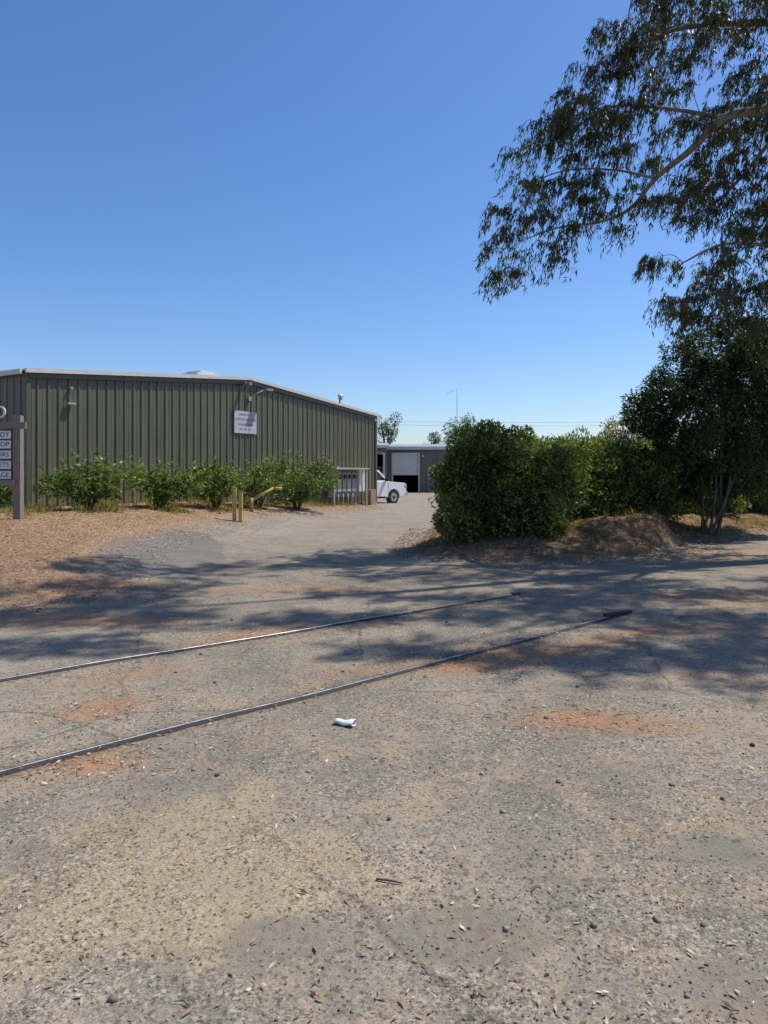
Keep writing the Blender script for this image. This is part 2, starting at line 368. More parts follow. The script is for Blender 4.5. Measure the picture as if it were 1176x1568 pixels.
box('corner_trim_near',(-.005,EH/2-.3,.03),(.12,EH+.0,.05),M_dtrim,bl,M=Mw)
box('corner_trim_near_side',(-.05,EH/2-.3,-.06),(.028,EH+.0,.12),M_dtrim,bl,M=Mw)
box('corner_trim_far',(WL,EH/2-.3,.03),(.12,EH+.0,.05),M_dtrim,bl,M=Mw)
M_concrete=simple('concrete',(.3,.28,.25),.9,var=.2,scale=5)
box('slab_foundation',(WL/2,-.05,-BL/2),(WL+.1,.5,BL+.12),M_concrete,bl,M=Mw)
M_gap=simple('translucent_panel',(.13,.112,.060),.35,var=.3,scale=5,stretch=(1,1,6))
ribwall('fibreglass_wall_patch',O+U*13.7+NN*.006,U,NN,1.53,2.15,3.4,M_gap,bl)
M_galv=simple('galvanised',(.4,.4,.4),.4,.7,var=.2,scale=8)
cyl('flue_pipe',(15.45,4.2,-.9),(15.45,4.88,-.9),.07,M_galv,bl,M=Mw)
cyl('flue_cap',(15.45,4.88,-.9),(15.45,5.05,-.9),.11,M_galv,bl,M=Mw)
for i,(w,h_) in enumerate(((1.5,.16),(1.1,.3),(.7,.38))):
    box('roof_vent_%d'%i,(RS-.1,RH+h_/2,-2.2),(w,h_,.9-.1*i),M_trim,bl,M=Mw,bev=.04)
M_white=simple('white_paint',(.72,.72,.70),.45,var=.06,scale=3)
M_grey=simple('grey_paint',(.3,.3,.29),.5,var=.12,scale=6)
box('security_camera_body',(8.05,4.68,.25),(.12,.11,.3),M_grey,bl,M=Mw,bev=.02)
box('security_camera_mount',(8.05,4.74,.09),(.06,.06,.12),M_grey,bl,M=Mw)
cyl('light_arm',(8.35,4.25,.05),(8.75,4.52,.35),.016,M_grey,bl,M=Mw,seg=8)
box('flood_light',(8.95,4.55,.42),(.34,.08,.2),M_grey,bl,M=Mw,bev=.03)
box('conduit_box',(8.33,4.2,.07),(.12,.16,.08),M_grey,bl,M=Mw)
cyl('conduit',(8.33,.3,.06),(8.33,4.15,.06),.014,M_dtrim,bl,M=Mw,seg=8)
box('wall_light',(1.18,3.43,.1),(.24,.07,.12),M_grey,bl,M=Mw,bev=.02)
box('wall_sensor',(1.2,3.86,.08),(.09,.06,.08),M_grey,bl,M=Mw,bev=.01)
# wall sign
M_ink=simple('dark_ink',(.06,.06,.07),.6,var=.1)
sg=grp('building_wall_sign',W(8.15,.06,3.34))
box('sign_panel',(8.15,3.34,.055),(1.15,.78,.02),simple('sign_panel_white',(.48,.48,.50),.5,var=.05),sg,M=Mw)
M_ink2=simple('faded_ink',(.2,.2,.22),.6,var=.1)
for i,(t,s_,y) in enumerate((("CASTRO TRUCK",.10,.27),("CUSTOM MACHINE",.125,.1),("WELDING & FAB",.10,-.08),("530 - 555 - 0142",.09,-.24))):
    text('sign_text_%d'%i,t,s_,frame(W(8.15,.068,3.34+y),U,Z,NN),M_ink2,sg)
# meter rack
mr=grp('electric_meter_rack',W(14.2,.3,.3))
M_cream=simple('cream_enamel',(.42,.39,.29),.5,var=.15,scale=5)
M_glass=simple('dark_glass',(.03,.035,.04),.08,var=.1)
box('rack_hood',(14.1,1.72,.42),(2.5,.07,.55),M_cream,mr,M=Mw,bev=.01)
box('rack_back',(14.1,1.1,.22),(2.3,1.15,.05),M_grey,mr,M=Mw)
for i in range(5):
    s_=13.15+i*.36
    box('meter_box_%d'%i,(s_,1.15,.33),(.27,.8,.16),M_cream if i%2 else M_grey,mr,M=Mw,bev=.012)
    cyl('meter_dial_%d'%i,(s_,1.38,.41),(s_,1.38,.51),.09,M_glass,mr,M=Mw)
    cyl('meter_conduit_%d'%i,(s_,.0,.33),(s_,.72,.33),.03,M_galv,mr,M=Mw,seg=8)
box('panel_white',(15.15,1.2,.36),(.42,.95,.2),M_white,mr,M=Mw,bev=.015)
box('rack_leg_a',(12.95,.8,.5),(.07,1.9,.07),M_cream,mr,M=Mw)
box('rack_leg_b',(15.3,.8,.58),(.07,1.9,.07),M_cream,mr,M=Mw)
M_tan=simple('tan_box',(.30,.22,.12),.7,var=.2)
box('wooden_crate',(15.9,.45,.4),(.4,.7,.35),M_tan,mr,M=Mw,bev=.01)
# ------------------------------------------------------------------ roadside sign at left
M_wood=simple('weathered_wood',(.22,.18,.15),.85,var=.3,scale=10,bump=.3,stretch=(3,3,.5))
ds=grp('business_directory_sign',(-7.24,14,.6))
box('post_right',(-7.2,14,1.6),(.15,.15,2.2),M_wood,ds,bev=.012)
box('post_left',(-9.5,14,1.6),(.15,.15,2.2),M_wood,ds,bev=.012)
box('cross_beam',(-8.27,13.9,2.50),(2.55,.06,.13),M_wood,ds,bev=.008)
box('lower_beam',(-8.27,13.9,1.38),(2.1,.06,.11),M_wood,ds,bev=.008)
box('backing_board',(-8.35,13.97,1.94),(2.1,.04,1.06),simple('brown_board',(.14,.11,.09),.8,var=.2),ds)
for i,(z_,t) in enumerate(zip((2.32,2.13,1.93,1.73,1.53),("AUTO BODY","WELD SHOP","CONTRACTORS","CABINETS","STORAGE"))):
    box('plate_%d'%i,(-8.12,13.935,z_),(1.62,.02,.155),M_white,ds,bev=.004)
    text('plate_text_%d'%i,t,.13,frame((-7.34,13.922,z_),(1,0,0),(0,0,1),(0,-1,0)),M_ink,ds,align='RIGHT')
text('sign_header',"RANCHO",.34,frame((-7.38,13.9,2.75),(1,0,0),(0,0,1),(0,-1,0)),M_white,ds,align='RIGHT',ext=.015)
# bollards + pipe gate
M_yel=simple('faded_yellow_paint',(.50,.36,.11),.7,var=.2,scale=9,bump=.1)
for x_ in (-4.1,-3.93):
    z0=hz(x_,19.5); bo=grp('wooden_bollard',(x_,19.5,z0))
    box('post',(x_,19.5,z0+.4),(.10,.10,.98 if x_<-4 else .85),M_yel,bo,bev=.012)
    box('cap',(x_,19.5,z0+.4+(.5 if x_<-4 else .435)),(.112,.112,.03),M_tan,bo,bev=.006)
z0=hz(-3.9,22.0)
pg=grp('yellow_pipe_gate',(-3.9,22.0,z0))
cyl('pipe_arm',(-4.05,21.8,z0+.35),(-3.4,21.9,z0+.72),.04,M_yel,pg); cyl('pipe_post',(-4.05,21.8,z0-.1),(-4.05,21.8,z0+.42),.05,M_yel,pg)
cyl('pipe_tail',(-3.4,21.9,z0+.72),(-3.15,21.95,z0+.70),.04,M_yel,pg)
# ------------------------------------------------------------------ far sheds
M_wall2=steel_panel('grey_green_panel',(.15,.155,.12),(.16,.16,.13))
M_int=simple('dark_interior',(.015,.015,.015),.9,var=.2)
def shed(name,x0,x1,y0,dep,h,fas,ops,zb=-.16,rise=.5,slope=0):
    s=grp(name,(x0,y0,zb))
    xs_=x0
    for (xa,xb,tp) in sorted(ops):
        ribwall('front_wall',Vector((xs_,y0,0)),Vector((1,0,0)),Vector((0,-1,0)),xa-xs_,zb-.2,h,M_wall2,s)
        ribwall('lintel',Vector((xa,y0,0)),Vector((1,0,0)),Vector((0,-1,0)),xb-xa,tp,h,M_wall2,s)
        for xx in (xa,xb): box('jamb',(xx,y0-.05,(tp+zb)/2),(.12,.12,tp-zb),M_trim,s)
        box('header',((xa+xb)/2,y0-.05,tp+.02),(xb-xa+.12,.13,.12),M_trim,s)
        xs_=xb
    ribwall('front_wall',Vector((xs_,y0,0)),Vector((1,0,0)),Vector((0,-1,0)),x1-xs_,zb-.2,h,M_wall2,s)
    ribwall('left_wall',Vector((x0,y0+dep,0)),Vector((0,-1,0)),Vector((-1,0,0)),dep,zb-.2,h,M_wall2,s)
    ribwall('right_wall',Vector((x1,y0,0)),Vector((0,1,0)),Vector((1,0,0)),dep,zb-.2,h,M_wall2,s)
    ribwall('back_wall',Vector((x1,y0+dep,0)),Vector((-1,0,0)),Vector((0,1,0)),x1-x0,zb-.2,h,M_wall2,s)
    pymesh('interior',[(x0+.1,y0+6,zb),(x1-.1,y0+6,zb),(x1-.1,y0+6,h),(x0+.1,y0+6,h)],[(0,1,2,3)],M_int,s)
    pymesh('roof',[(x0-.2,y0-.25,h+.12),(x1+.2,y0-.25,h+.12),(x1+.2,y0+dep/2,h+.12+rise),(x0-.2,y0+dep/2,h+.12+rise),(x1+.2,y0+dep+.2,h+.12),(x0-.2,y0+dep+.2,h+.12)],[(0,1,2,3),(3,2,4,5)],M_roof,s)
    box('fascia',((x0+x1)/2,y0-.28,h+.02),(x1-x0+.4,.06,fas),M_trim,s)
    return s
s1=shed('storage_shed',-.1,13.5,60,14,3.55,.26,[(.7,2.95,3.1)])
box('roll_up_door',(1.83,60.08,2.2),(2.2,.06,1.8),M_white,s1)
for i in range(9): box('door_slat_%d'%i,(1.83,60.04,1.4+i*.19),(2.2,.03,.012),M_grey,s1)
box('door_leaf',(3.95,59.93,.85),(.62,.06,2.0),simple('grey_door',(.2,.22,.24),.5,var=.1),s1,bev=.01)
box('door_window',(3.95,59.895,1.35),(.25,.02,.4),M_glass,s1)
box('wall_lamp',(3.3,59.85,2.9),(.2,.2,.14),M_trim,s1)
s2=shed('workshop_shed',-16,.15,52,14,3.4,.2,[(-.75,.0,2.9)],rise=.45)
box('storage_rack',(-.35,52.9,1.0),(.7,.5,2.0),simple('rust_brown',(.22,.12,.07),.8,var=.4,scale=3),s2)
box('overhead_sign',(-.4,51.9,3.0),(.5,.04,.25),M_tan,s2)
s3=shed('white_roof_shed',14.8,30,66,12,3.9,.3,[],rise=1.0)
# antenna + power line
an=grp('radio_antenna',(7.4,72,3)); cyl('mast',(7.4,72,2),(7.4,72,10),.03,M_grey,an,seg=8)
cyl('whip',(7.4,72,9.9),(6.3,72,9.5),.012,M_grey,an,seg=6)
pl=grp('utility_power_line',(0,84,0))
for px_ in (-12,44): 
    cyl('pole',(px_,84,-.2),(px_,84,9),.16,M_bark2,pl,r2=.11); box('crossarm',(px_,84,7.9),(2,.12,.12),M_bark2,pl)
for dz,dy in ((7.95,-.2),(7.6,.6)):
    pr=None
    for i in range(25):
        t=i/24; p=(-12+56*t,84+dy,dz-.65*4*t*(1-t)+.1*t)
        if pr: cyl('wire',pr,p,.012,M_black,pl,seg=5)
        pr=p
# ------------------------------------------------------------------ pickup
M_tw=simple('white_car_paint',(.80,.81,.82),.25,var=.03); M_tire=simple('tyre_rubber',(.02,.02,.02),.85,var=.2)
M_chr=simple('chrome',(.5,.5,.52),.2,.9,var=.05)
def pickup(loc,ang):
    t=grp('pickup_truck',loc); M=Matrix.Translation(loc)@Matrix.Rotation(ang,4,'Z')
    def ext(name,prof,w0,mat,wtop=None,zt=0,z0=0,bev=.03):
        V=[];k=len(prof)
        for sgn in (-1,1):
            for (x,z) in prof:
                w=w0 if wtop is None else w0+(wtop-w0)*max(0,min(1,(z-z0)/(zt-z0)))
                V.append((x,sgn*w,z))
        Fq=[tuple(range(k)),tuple(range(2*k-1,k-1,-1))]+[(i,(i+1)%k,k+(i+1)%k,k+i) for i in range(k)]
        o=pymesh(name,V,Fq,mat,t,M=M)
        if bev: 
            b_=o.modifiers.new('b','BEVEL'); b_.width=bev; b_.segments=2; b_.limit_method='ANGLE'
        return o
    def arch(cx,r,n=8): return [(cx+r*math.cos(math.pi*i/n),.36+r*math.sin(math.pi*i/n)) for i in range(n+1)]
    body=[(-.03,.55),(0,.75),(-.03,1.08),(-.12,1.14),(-1.25,1.22),(-1.3,1.24),(-3.5,1.24),(-3.52,1.26),(-5.75,1.26),(-5.8,.62)]
    body+= [(-5.2,.5)]+[(x,z) for x,z in reversed(arch(-4.72,.46))]+[(-4.1,.42),(-1.6,.42)]+[(x,z) for x,z in reversed(arch(-.98,.46))]+[(-.3,.45)]
    ext('body',body,.98,M_tw)
    cab=[(-1.22,1.2),(-1.95,1.84),(-2.15,1.92),(-3.25,1.92),(-3.42,1.84),(-3.5,1.2)]
    ext('cab',cab,.93,M_tw,wtop=.76,z0=1.2,zt=1.92)
    for sgn in (-1,1):
        def gl(nm,pts):
            V=[(x,sgn*(.93-.17*(z-1.2)/.72+.006),z) for x,z in pts]; pymesh(nm,V,[tuple(range(len(V)))],M_glass,t,M=M)
        gl('front_window',[(-1.5,1.3),(-2.02,1.76),(-2.5,1.78),(-2.5,1.3)]); gl('rear_window',[(-2.58,1.3),(-2.58,1.78),(-3.2,1.76),(-3.35,1.3)])
        box('mirror',(-1.62,sgn*1.08,1.36),(.12,.2,.24),M_black,t,M=M,bev=.03)
        box('door_handle',(-2.4,sgn*.99,1.12),(.16,.03,.04),M_black,t,M=M)
        box('headlight',(-.07,sgn*.80,.96),(.22,.37,.2),M_chr,t,M=M,bev=.03)
        box('door_gap',(-1.42,sgn*.982,.85),(.012,.01,.7),M_black,t,M=M); box('door_gap_rear',(-2.54,sgn*.982,.85),(.012,.01,.7),M_black,t,M=M)
        for cx in (-.98,-4.72):
            cyl('tyre',(cx,sgn*.74,.37),(cx,sgn*.97,.37),.38,M_tire,t,M=M,seg=28)
            cyl('rim',(cx,sgn*.96,.37),(cx,sgn*.985,.37),.24,M_chr,t,M=M,seg=20)
            cyl('hub',(cx,sgn*.98,.37),(cx,sgn*1.0,.37),.08,M_black,t,M=M,seg=12)
    V=[(-1.262,-.8,1.28),(-1.262,.8,1.28),(-1.90,.73,1.82),(-1.90,-.73,1.82)]
    V=[(x-.0+.025,y,z+.02) for x,y,z in V]
    pymesh('windshield',V,[(0,1,2,3)],M_glass,t,M=M)
    box('grille',(.005,0,.94),(.06,1.2,.26),M_black,t,M=M,bev=.01)
    box('bumper',(.06,0,.58),(.16,1.92,.2),M_chr,t,M=M,bev=.03)
    box('bed_cavity',(-4.63,0,1.27),(2.1,1.6,.02),M_black,t,M=M)
    box('chassis',(-2.9,0,.42),(5.2,1.5,.2),M_black,t,M=M)
pickup((.55,40.2,-.17),.78)
# ------------------------------------------------------------------ foliage
def nrm(a): return a/np.maximum(np.linalg.norm(a,axis=1,keepdims=True),1e-9)
def leafmesh(name,P,D,L,Wd,v,mat,parent):
    n=len(P); R=rng.normal(size=(n,3)); S=nrm(np.cross(D,R)); L=L[:,None]; Wd=Wd[:,None]
    nv=nrm(np.cross(D,S))
    V=np.empty((n,4,3)); V[:,0]=P; V[:,1]=P+D*L*.42+S*Wd*.5+nv*L*.05; V[:,2]=P+D*L; V[:,3]=P+D*L*.42-S*Wd*.5+nv*L*.05
    F=np.arange(n*4).reshape(n,4)
    return npmesh(name,V.reshape(-1,3),F,mat,dict(v=np.repeat(v,4)),parent=parent)
def nz(P,f,ph=0.0):
    x,y,z=P[:,0]*f,P[:,1]*f,P[:,2]*f
    return (np.sin(x*1.3+1.7*np.sin(y*.9+ph)+ph)+np.sin(y*1.5+1.6*np.sin(z*1.1+ph*2))+np.sin(z*1.4+1.8*np.sin(x*1.2+ph*3)))/3
def bush_leaves(spheres,dens,ll,lw,updir=.35,lump=.16,f=3.2,gap=-.5):
    Ps=[];Ds=[];vs=[]
    for (cx,cy,cz,rx,ry,rz) in spheres:
        A=4*math.pi*((rx*ry+rx*rz+ry*rz)/3); n=int(A*dens)
        d=nrm(rng.normal(size=(n,3)))
        inner=rng.random(n)<.22
        base=np.array([[cx,cy,cz]]); R=np.array([[rx,ry,rz]])
        Q=base+d*R
        lum=1+lump*nz(Q,f,cx)+lump*.6*nz(Q,f*2.6,cy)
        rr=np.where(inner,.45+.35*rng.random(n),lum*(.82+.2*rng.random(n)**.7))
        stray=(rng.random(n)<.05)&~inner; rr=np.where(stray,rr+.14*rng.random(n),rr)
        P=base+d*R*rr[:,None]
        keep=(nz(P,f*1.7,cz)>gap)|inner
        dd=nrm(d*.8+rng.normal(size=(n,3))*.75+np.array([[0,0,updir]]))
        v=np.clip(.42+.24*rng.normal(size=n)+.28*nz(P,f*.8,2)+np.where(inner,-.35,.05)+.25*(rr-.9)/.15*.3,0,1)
        Ps.append(P[keep]);Ds.append(dd[keep]);vs.append(v[keep])
    P=np.concatenate(Ps);D=np.concatenate(Ds);v=np.concatenate(vs)
    hh=height(P[:,0],P[:,1])+.03
    k=P[:,2]>hh; P=P[k];D=D[k];v=v[k]; n=len(P)
    return P,D,ll*(.7+.6*rng.random(n)),lw*(.7+.6*rng.random(n)),v
def tubes(name,paths,mat,parent):
    cu=bpy.data.curves.new(name,'CURVE'); cu.dimensions='3D'; cu.bevel_depth=1; cu.bevel_resolution=2; cu.use_fill_caps=True
    for pts in paths:
        s=cu.splines.new('POLY'); s.points.add(len(pts)-1)
        for i,(p,r) in enumerate(pts): s.points[i].co=(*p,1); s.points[i].radius=r
    cu.materials.append(mat); o=link(bpy.data.objects.new(name,cu)); 
    if parent: par(o,parent)
    return o
def interp(pts,n=6):
    out=[];P=[Vector(p) for p,_ in pts];R=[r for _,r in pts]
    for i in range(len(P)-1):
        p0=P[max(i-1,0)];p1=P[i];p2=P[i+1];p3=P[min(i+2,len(P)-1)]
        for j in range(n):
            t=j/n
            q=.5*((2*p1)+(p2-p0)*t+(2*p0-5*p1+4*p2-p3)*t*t+(3*p1-p0-3*p2+p3)*t**3)
            out.append((q,R[i]+(R[i+1]-R[i])*t))
    out.append((P[-1],R[-1])); return out
def shoots(c,r,h,n,z0,per=16,sp_=.45):
    Ps=[];Ds=[]
    for i in range(n):
        a=random.random()*6.283; q=r*math.sqrt(random.random()); x=c[0]+math.cos(a)*q;y=c[1]+math.sin(a)*q
        tp=z0+h*(.68+.48*random.random())*(1-.3*(q/r)**2)
        lx,ly=random.uniform(-.5,.5)+.5*(x-c[0]),random.uniform(-.4,.4)
        for k in range(per):
            t=k/per*sp_; Ps.append((x+lx*t,y+ly*t,tp-sp_+t)); aa=random.random()*6.283
            Ds.append((math.cos(aa),math.sin(aa),random.uniform(-.1,.9)))
    return np.array(Ps),nrm(np.array(Ds))
# shrubs along the warehouse
for (x,y,w,h_) in ((-7.25,17.5,2.25,1.25),(-6.1,19.4,1.8,1.15),(-5.0,21.2,1.8,1.3),(-4.05,22.9,1.9,1.35),(-3.0,24.6,2.7,1.72),(-9.2,16.6,1.2,.9)):
    z0=hz(x,y); b_=grp('flowering_shrub',(x,y,z0)); r=w/2
    sp=[(x,y,z0+h_*.5,r*.5,r*.45,h_*.28)]
    for i in range(13):
        a=random.random()*6.283; q=random.uniform(.2,1.0); s_=random.uniform(.14,.34); sp.append((x+math.cos(a)*r*q,y+math.sin(a)*r*.8*q,z0+h_*random.uniform(.25,.82),r*s_,r*s_,h_*s_*.62))
    P,D,L_,W_,v=bush_leaves(sp,430,.085,.05,f=5,lump=.34,gap=-.25)
    Q,E=shoots((x,y),r*1.0,h_*1.1,64,z0,14,.4); m=len(Q)
    P=np.concatenate([P,Q]);D=np.concatenate([D,E]);L_=np.concatenate([L_,.08+.05*rng.random(m)]);W_=np.concatenate([W_,.045+.025*rng.random(m)]);v=np.concatenate([v,.35+.6*rng.random(m)])
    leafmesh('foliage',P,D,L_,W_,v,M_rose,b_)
    st=[]
    for i in range(6):
        a=i*1.05; st.append(interp([((x+.05*math.cos(a),y+.05*math.sin(a),z0-.05),.03),((x+.2*math.cos(a),y+.2*math.sin(a),z0+.35),.022),((x+.5*r*math.cos(a),y+.5*r*math.sin(a),z0+h_*.75),.01)],4))
    tubes('stems',st,M_bark2,b_)
    k=5; Pf=np.array([(x+random.uniform(-r,r)*.8,y-random.uniform(.1,r)*.7,z0+h_*random.uniform(.4,.95)) for _ in range(k)])
    Pf=np.repeat(Pf,5,0)+rng.normal(size=(k*5,3))*.02
    leafmesh('blossoms',Pf,nrm(rng.normal(size=(k*5,3))),np.full(k*5,.05),np.full(k*5,.045),rng.random(k*5),M_flower,b_)
def hedge(name,spheres,dens,ll,lw,mat,flowers=None,nshoot=0,knob=0,**kw):
    c=spheres[0]; b_=grp(name,(c[0],c[1],0))
    base=list(spheres); extra=[]
    for (cx,cy,cz,rx,ry,rz) in base:
        for i in range(knob):
            d=Vector((random.gauss(0,1),random.gauss(-.4,1),random.gauss(.5,1))).normalized(); q=random.uniform(.8,1.05); s_=random.uniform(.16,.36)
            extra.append((cx+d.x*rx*q,cy+d.y*ry*q,cz+d.z*rz*q,s_,s_,s_*.8))
    P,D,L_,W_,v=bush_leaves(base+extra,dens,ll,lw,**kw)
    if nshoot:
        for (cx,cy,cz,rx,ry,rz) in base:
            Q,E=shoots((cx,cy),rx*.9,(cz+rz*1.0),nshoot,0,12,.3); m=len(Q)
            P=np.concatenate([P,Q]);D=np.concatenate([D,E]);L_=np.concatenate([L_,ll*(.8+.5*rng.random(m))]);W_=np.concatenate([W_,np.full(m,lw)]);v=np.concatenate([v,.5+.5*rng.random(m)])
    leafmesh('foliage',P,D,L_,W_,v,mat,b_)
    st=[]
    for (cx,cy,cz,rx,ry,rz) in base:
        z0=hz(cx,cy)
        for i in range(3):
            a=random.random()*6.283
            st.append(interp([((cx+.1*math.cos(a),cy+.1*math.sin(a),z0-.05),.035),((cx+.3*rx*math.cos(a),cy+.3*ry*math.sin(a),z0+(cz-z0)*.6),.025),((cx+.6*rx*math.cos(a),cy+.6*ry*math.sin(a),cz+rz*.4),.01)],4))
    tubes('stems',st,M_bark2,b_)
    if flowers:
        n=len(flowers)*10; Pf=np.repeat(np.array(flowers,float),10,0)+rng.normal(size=(n,3))*.09
        leafmesh('blossoms',Pf,nrm(rng.normal(size=(n,3))),np.full(n,.06),np.full(n,.05),rng.random(n),M_flower,b_)
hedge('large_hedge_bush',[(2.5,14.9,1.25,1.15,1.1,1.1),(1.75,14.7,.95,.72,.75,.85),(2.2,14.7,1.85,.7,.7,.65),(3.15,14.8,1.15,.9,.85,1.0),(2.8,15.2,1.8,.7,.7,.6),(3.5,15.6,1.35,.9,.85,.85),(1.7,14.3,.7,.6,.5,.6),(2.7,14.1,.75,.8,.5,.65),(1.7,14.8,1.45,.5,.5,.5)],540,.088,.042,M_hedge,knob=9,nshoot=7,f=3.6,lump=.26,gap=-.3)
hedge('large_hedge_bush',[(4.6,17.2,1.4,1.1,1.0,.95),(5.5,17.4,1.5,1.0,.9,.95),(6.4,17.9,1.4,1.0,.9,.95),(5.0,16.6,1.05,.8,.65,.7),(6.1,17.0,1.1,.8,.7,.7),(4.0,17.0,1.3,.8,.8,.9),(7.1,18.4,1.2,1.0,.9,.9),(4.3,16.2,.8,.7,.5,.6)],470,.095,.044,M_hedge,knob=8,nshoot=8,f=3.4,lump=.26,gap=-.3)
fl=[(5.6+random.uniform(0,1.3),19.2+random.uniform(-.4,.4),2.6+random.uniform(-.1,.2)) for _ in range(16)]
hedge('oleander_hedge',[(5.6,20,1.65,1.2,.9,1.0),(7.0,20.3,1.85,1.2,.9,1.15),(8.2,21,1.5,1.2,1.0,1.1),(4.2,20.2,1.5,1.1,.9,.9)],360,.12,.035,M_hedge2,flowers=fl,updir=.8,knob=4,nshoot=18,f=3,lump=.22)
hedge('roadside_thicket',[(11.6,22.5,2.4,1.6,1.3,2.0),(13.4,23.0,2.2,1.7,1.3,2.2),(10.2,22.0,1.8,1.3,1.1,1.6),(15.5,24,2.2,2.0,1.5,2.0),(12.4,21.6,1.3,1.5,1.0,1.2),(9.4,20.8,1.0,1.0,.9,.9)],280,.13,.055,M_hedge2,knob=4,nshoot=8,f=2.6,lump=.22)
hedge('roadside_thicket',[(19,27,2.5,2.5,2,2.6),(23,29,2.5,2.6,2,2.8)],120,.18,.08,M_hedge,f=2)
# small dark tree
tr=grp('pepper_tree',(7.9,17.2,hz(7.9,17.2)))
sph=[(8.3,17.3,4.5,.85,.8,.75),(7.55,17,3.85,.85,.8,.75),(6.75,17,3.35,.75,.7,.6),(6.35,17.1,2.85,.5,.5,.5),(7.4,16.9,2.85,.9,.8,.8),(8.4,17.5,3.4,1.0,.9,.95),(9.3,17.5,3.8,1.0,.9,.95),(9.2,17.8,2.75,.95,.9,.9),(8.0,17.2,2.15,.8,.6,.7),(8.7,17.5,5.05,.55,.5,.5),(9.9,17.7,4.7,.9,.8,.8),(7.0,17,2.2,.6,.5,.55),(10.2,18,3.4,1.0,.9,.9),(7.2,17.3,1.55,.6,.5,.55),(8.75,17.6,1.6,.65,.5,.6),(9.6,18.2,1.8,.8,.6,.8),(8.05,17.6,1.45,.5,.4,.5)]
sx_=[]
for s_ in sph:
    for i in range(6):
        d=Vector((random.gauss(0,1),random.gauss(0,1),random.gauss(0,1))).normalized(); q=random.uniform(.85,1.12); k=random.uniform(.16,.32); sx_.append((s_[0]+d.x*s_[3]*q,s_[1]+d.y*s_[4]*q,s_[2]+d.z*s_[5]*q,k,k,k))
P,D,L_,W_,v=bush_leaves(sph+sx_,470,.105,.036,updir=-.3,f=3.3,lump=.28,gap=-.2)
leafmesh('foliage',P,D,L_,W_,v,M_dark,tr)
st=[]
for i,(cx,cy,cz,*_) in enumerate(sph):
    if i in (3,9,11,13,14,15,16,8): continue
    a=i*.9; bx=7.85+.2*math.cos(a);by=17.2+.12*math.sin(a); z0=hz(bx,by)
    st.append(interp([((bx,by,z0-.1),.035),((bx*.85+cx*.15+.05,by,z0+.9),.028),((bx*.45+cx*.55,(by+cy)/2,(cz*.65+.3)),.018),((cx,cy,cz+.1),.008)],6))
tubes('trunks',st,M_bark2,tr)
# ------------------------------------------------------------------ eucalyptus
SIL=[(5.0,14),(5.25,11.6),(4.3,10.4),(4.2,9.7),(2.9,9.0),(2.45,8.0),(2.2,7.3),(2.4,6.7),(2.15,5.85),(3.0,5.85),(3.8,6.05),(4.35,6.7),(5.05,7.2),(5.55,6.8),(5.6,6.0),(6.3,5.6),(6.0,5.0),(6.7,4.6),(8.3,4.3),(10.5,4.6),(10.5,14)]
clumps=[]
def far_enough(p,dm): 
    return all((p[0]-q[0])**2+(p[1]-q[1])**2+(p[2]-q[2])**2>dm*dm for q in clumps)
tries=0
while len(clumps)<285 and tries<16000:
    tries+=1; x=random.uniform(2,10.5); z=random.uniform(4.2,12.2)
    if sdpoly(SIL,np.array([x]),np.array([z]))[0]<.04: continue
    sprd=.9 if x<5 else 1.6
    y=15+random.uniform(-sprd,sprd); p=(x,y,z)
    if nz(np.array([p]),1.7,.4)[0]<-.38: continue
    if far_enough(p,.40): clumps.append(p)
nvis=len(clumps); tries=0
kx=S.x/S.z; ky=S.y/S.z
while len(clumps)<nvis+430 and tries<80000:   # unseen high and roadward crown, added and shaped for its ground shadow
    tries+=1
    p=(random.uniform(1.2,14.5),random.uniform(6.0,17),random.uniform(7.0,18))
    x,y,z=p
    if z<2.0+.70*y and x<.62*y: continue
    if ((x-8.2)/7.2)**2+((y-11.2)/5.8)**2+((z-12.6)/5.6)**2>1: continue
    gx_=x-kx*z; gy_=y-ky*z
    if gy_<6.3-.5*max(0,min(gx_,2.4)): continue
    if nz(np.array([(gx_*.5,gy_*1.7,0)]),1.7,1.7)[0]<.0: continue  # clumps kept only where their shadow falls in streaks
    if far_enough(p,.38): clumps.append(p)
eu=grp('eucalyptus_tree',(12.6,15.2,0))
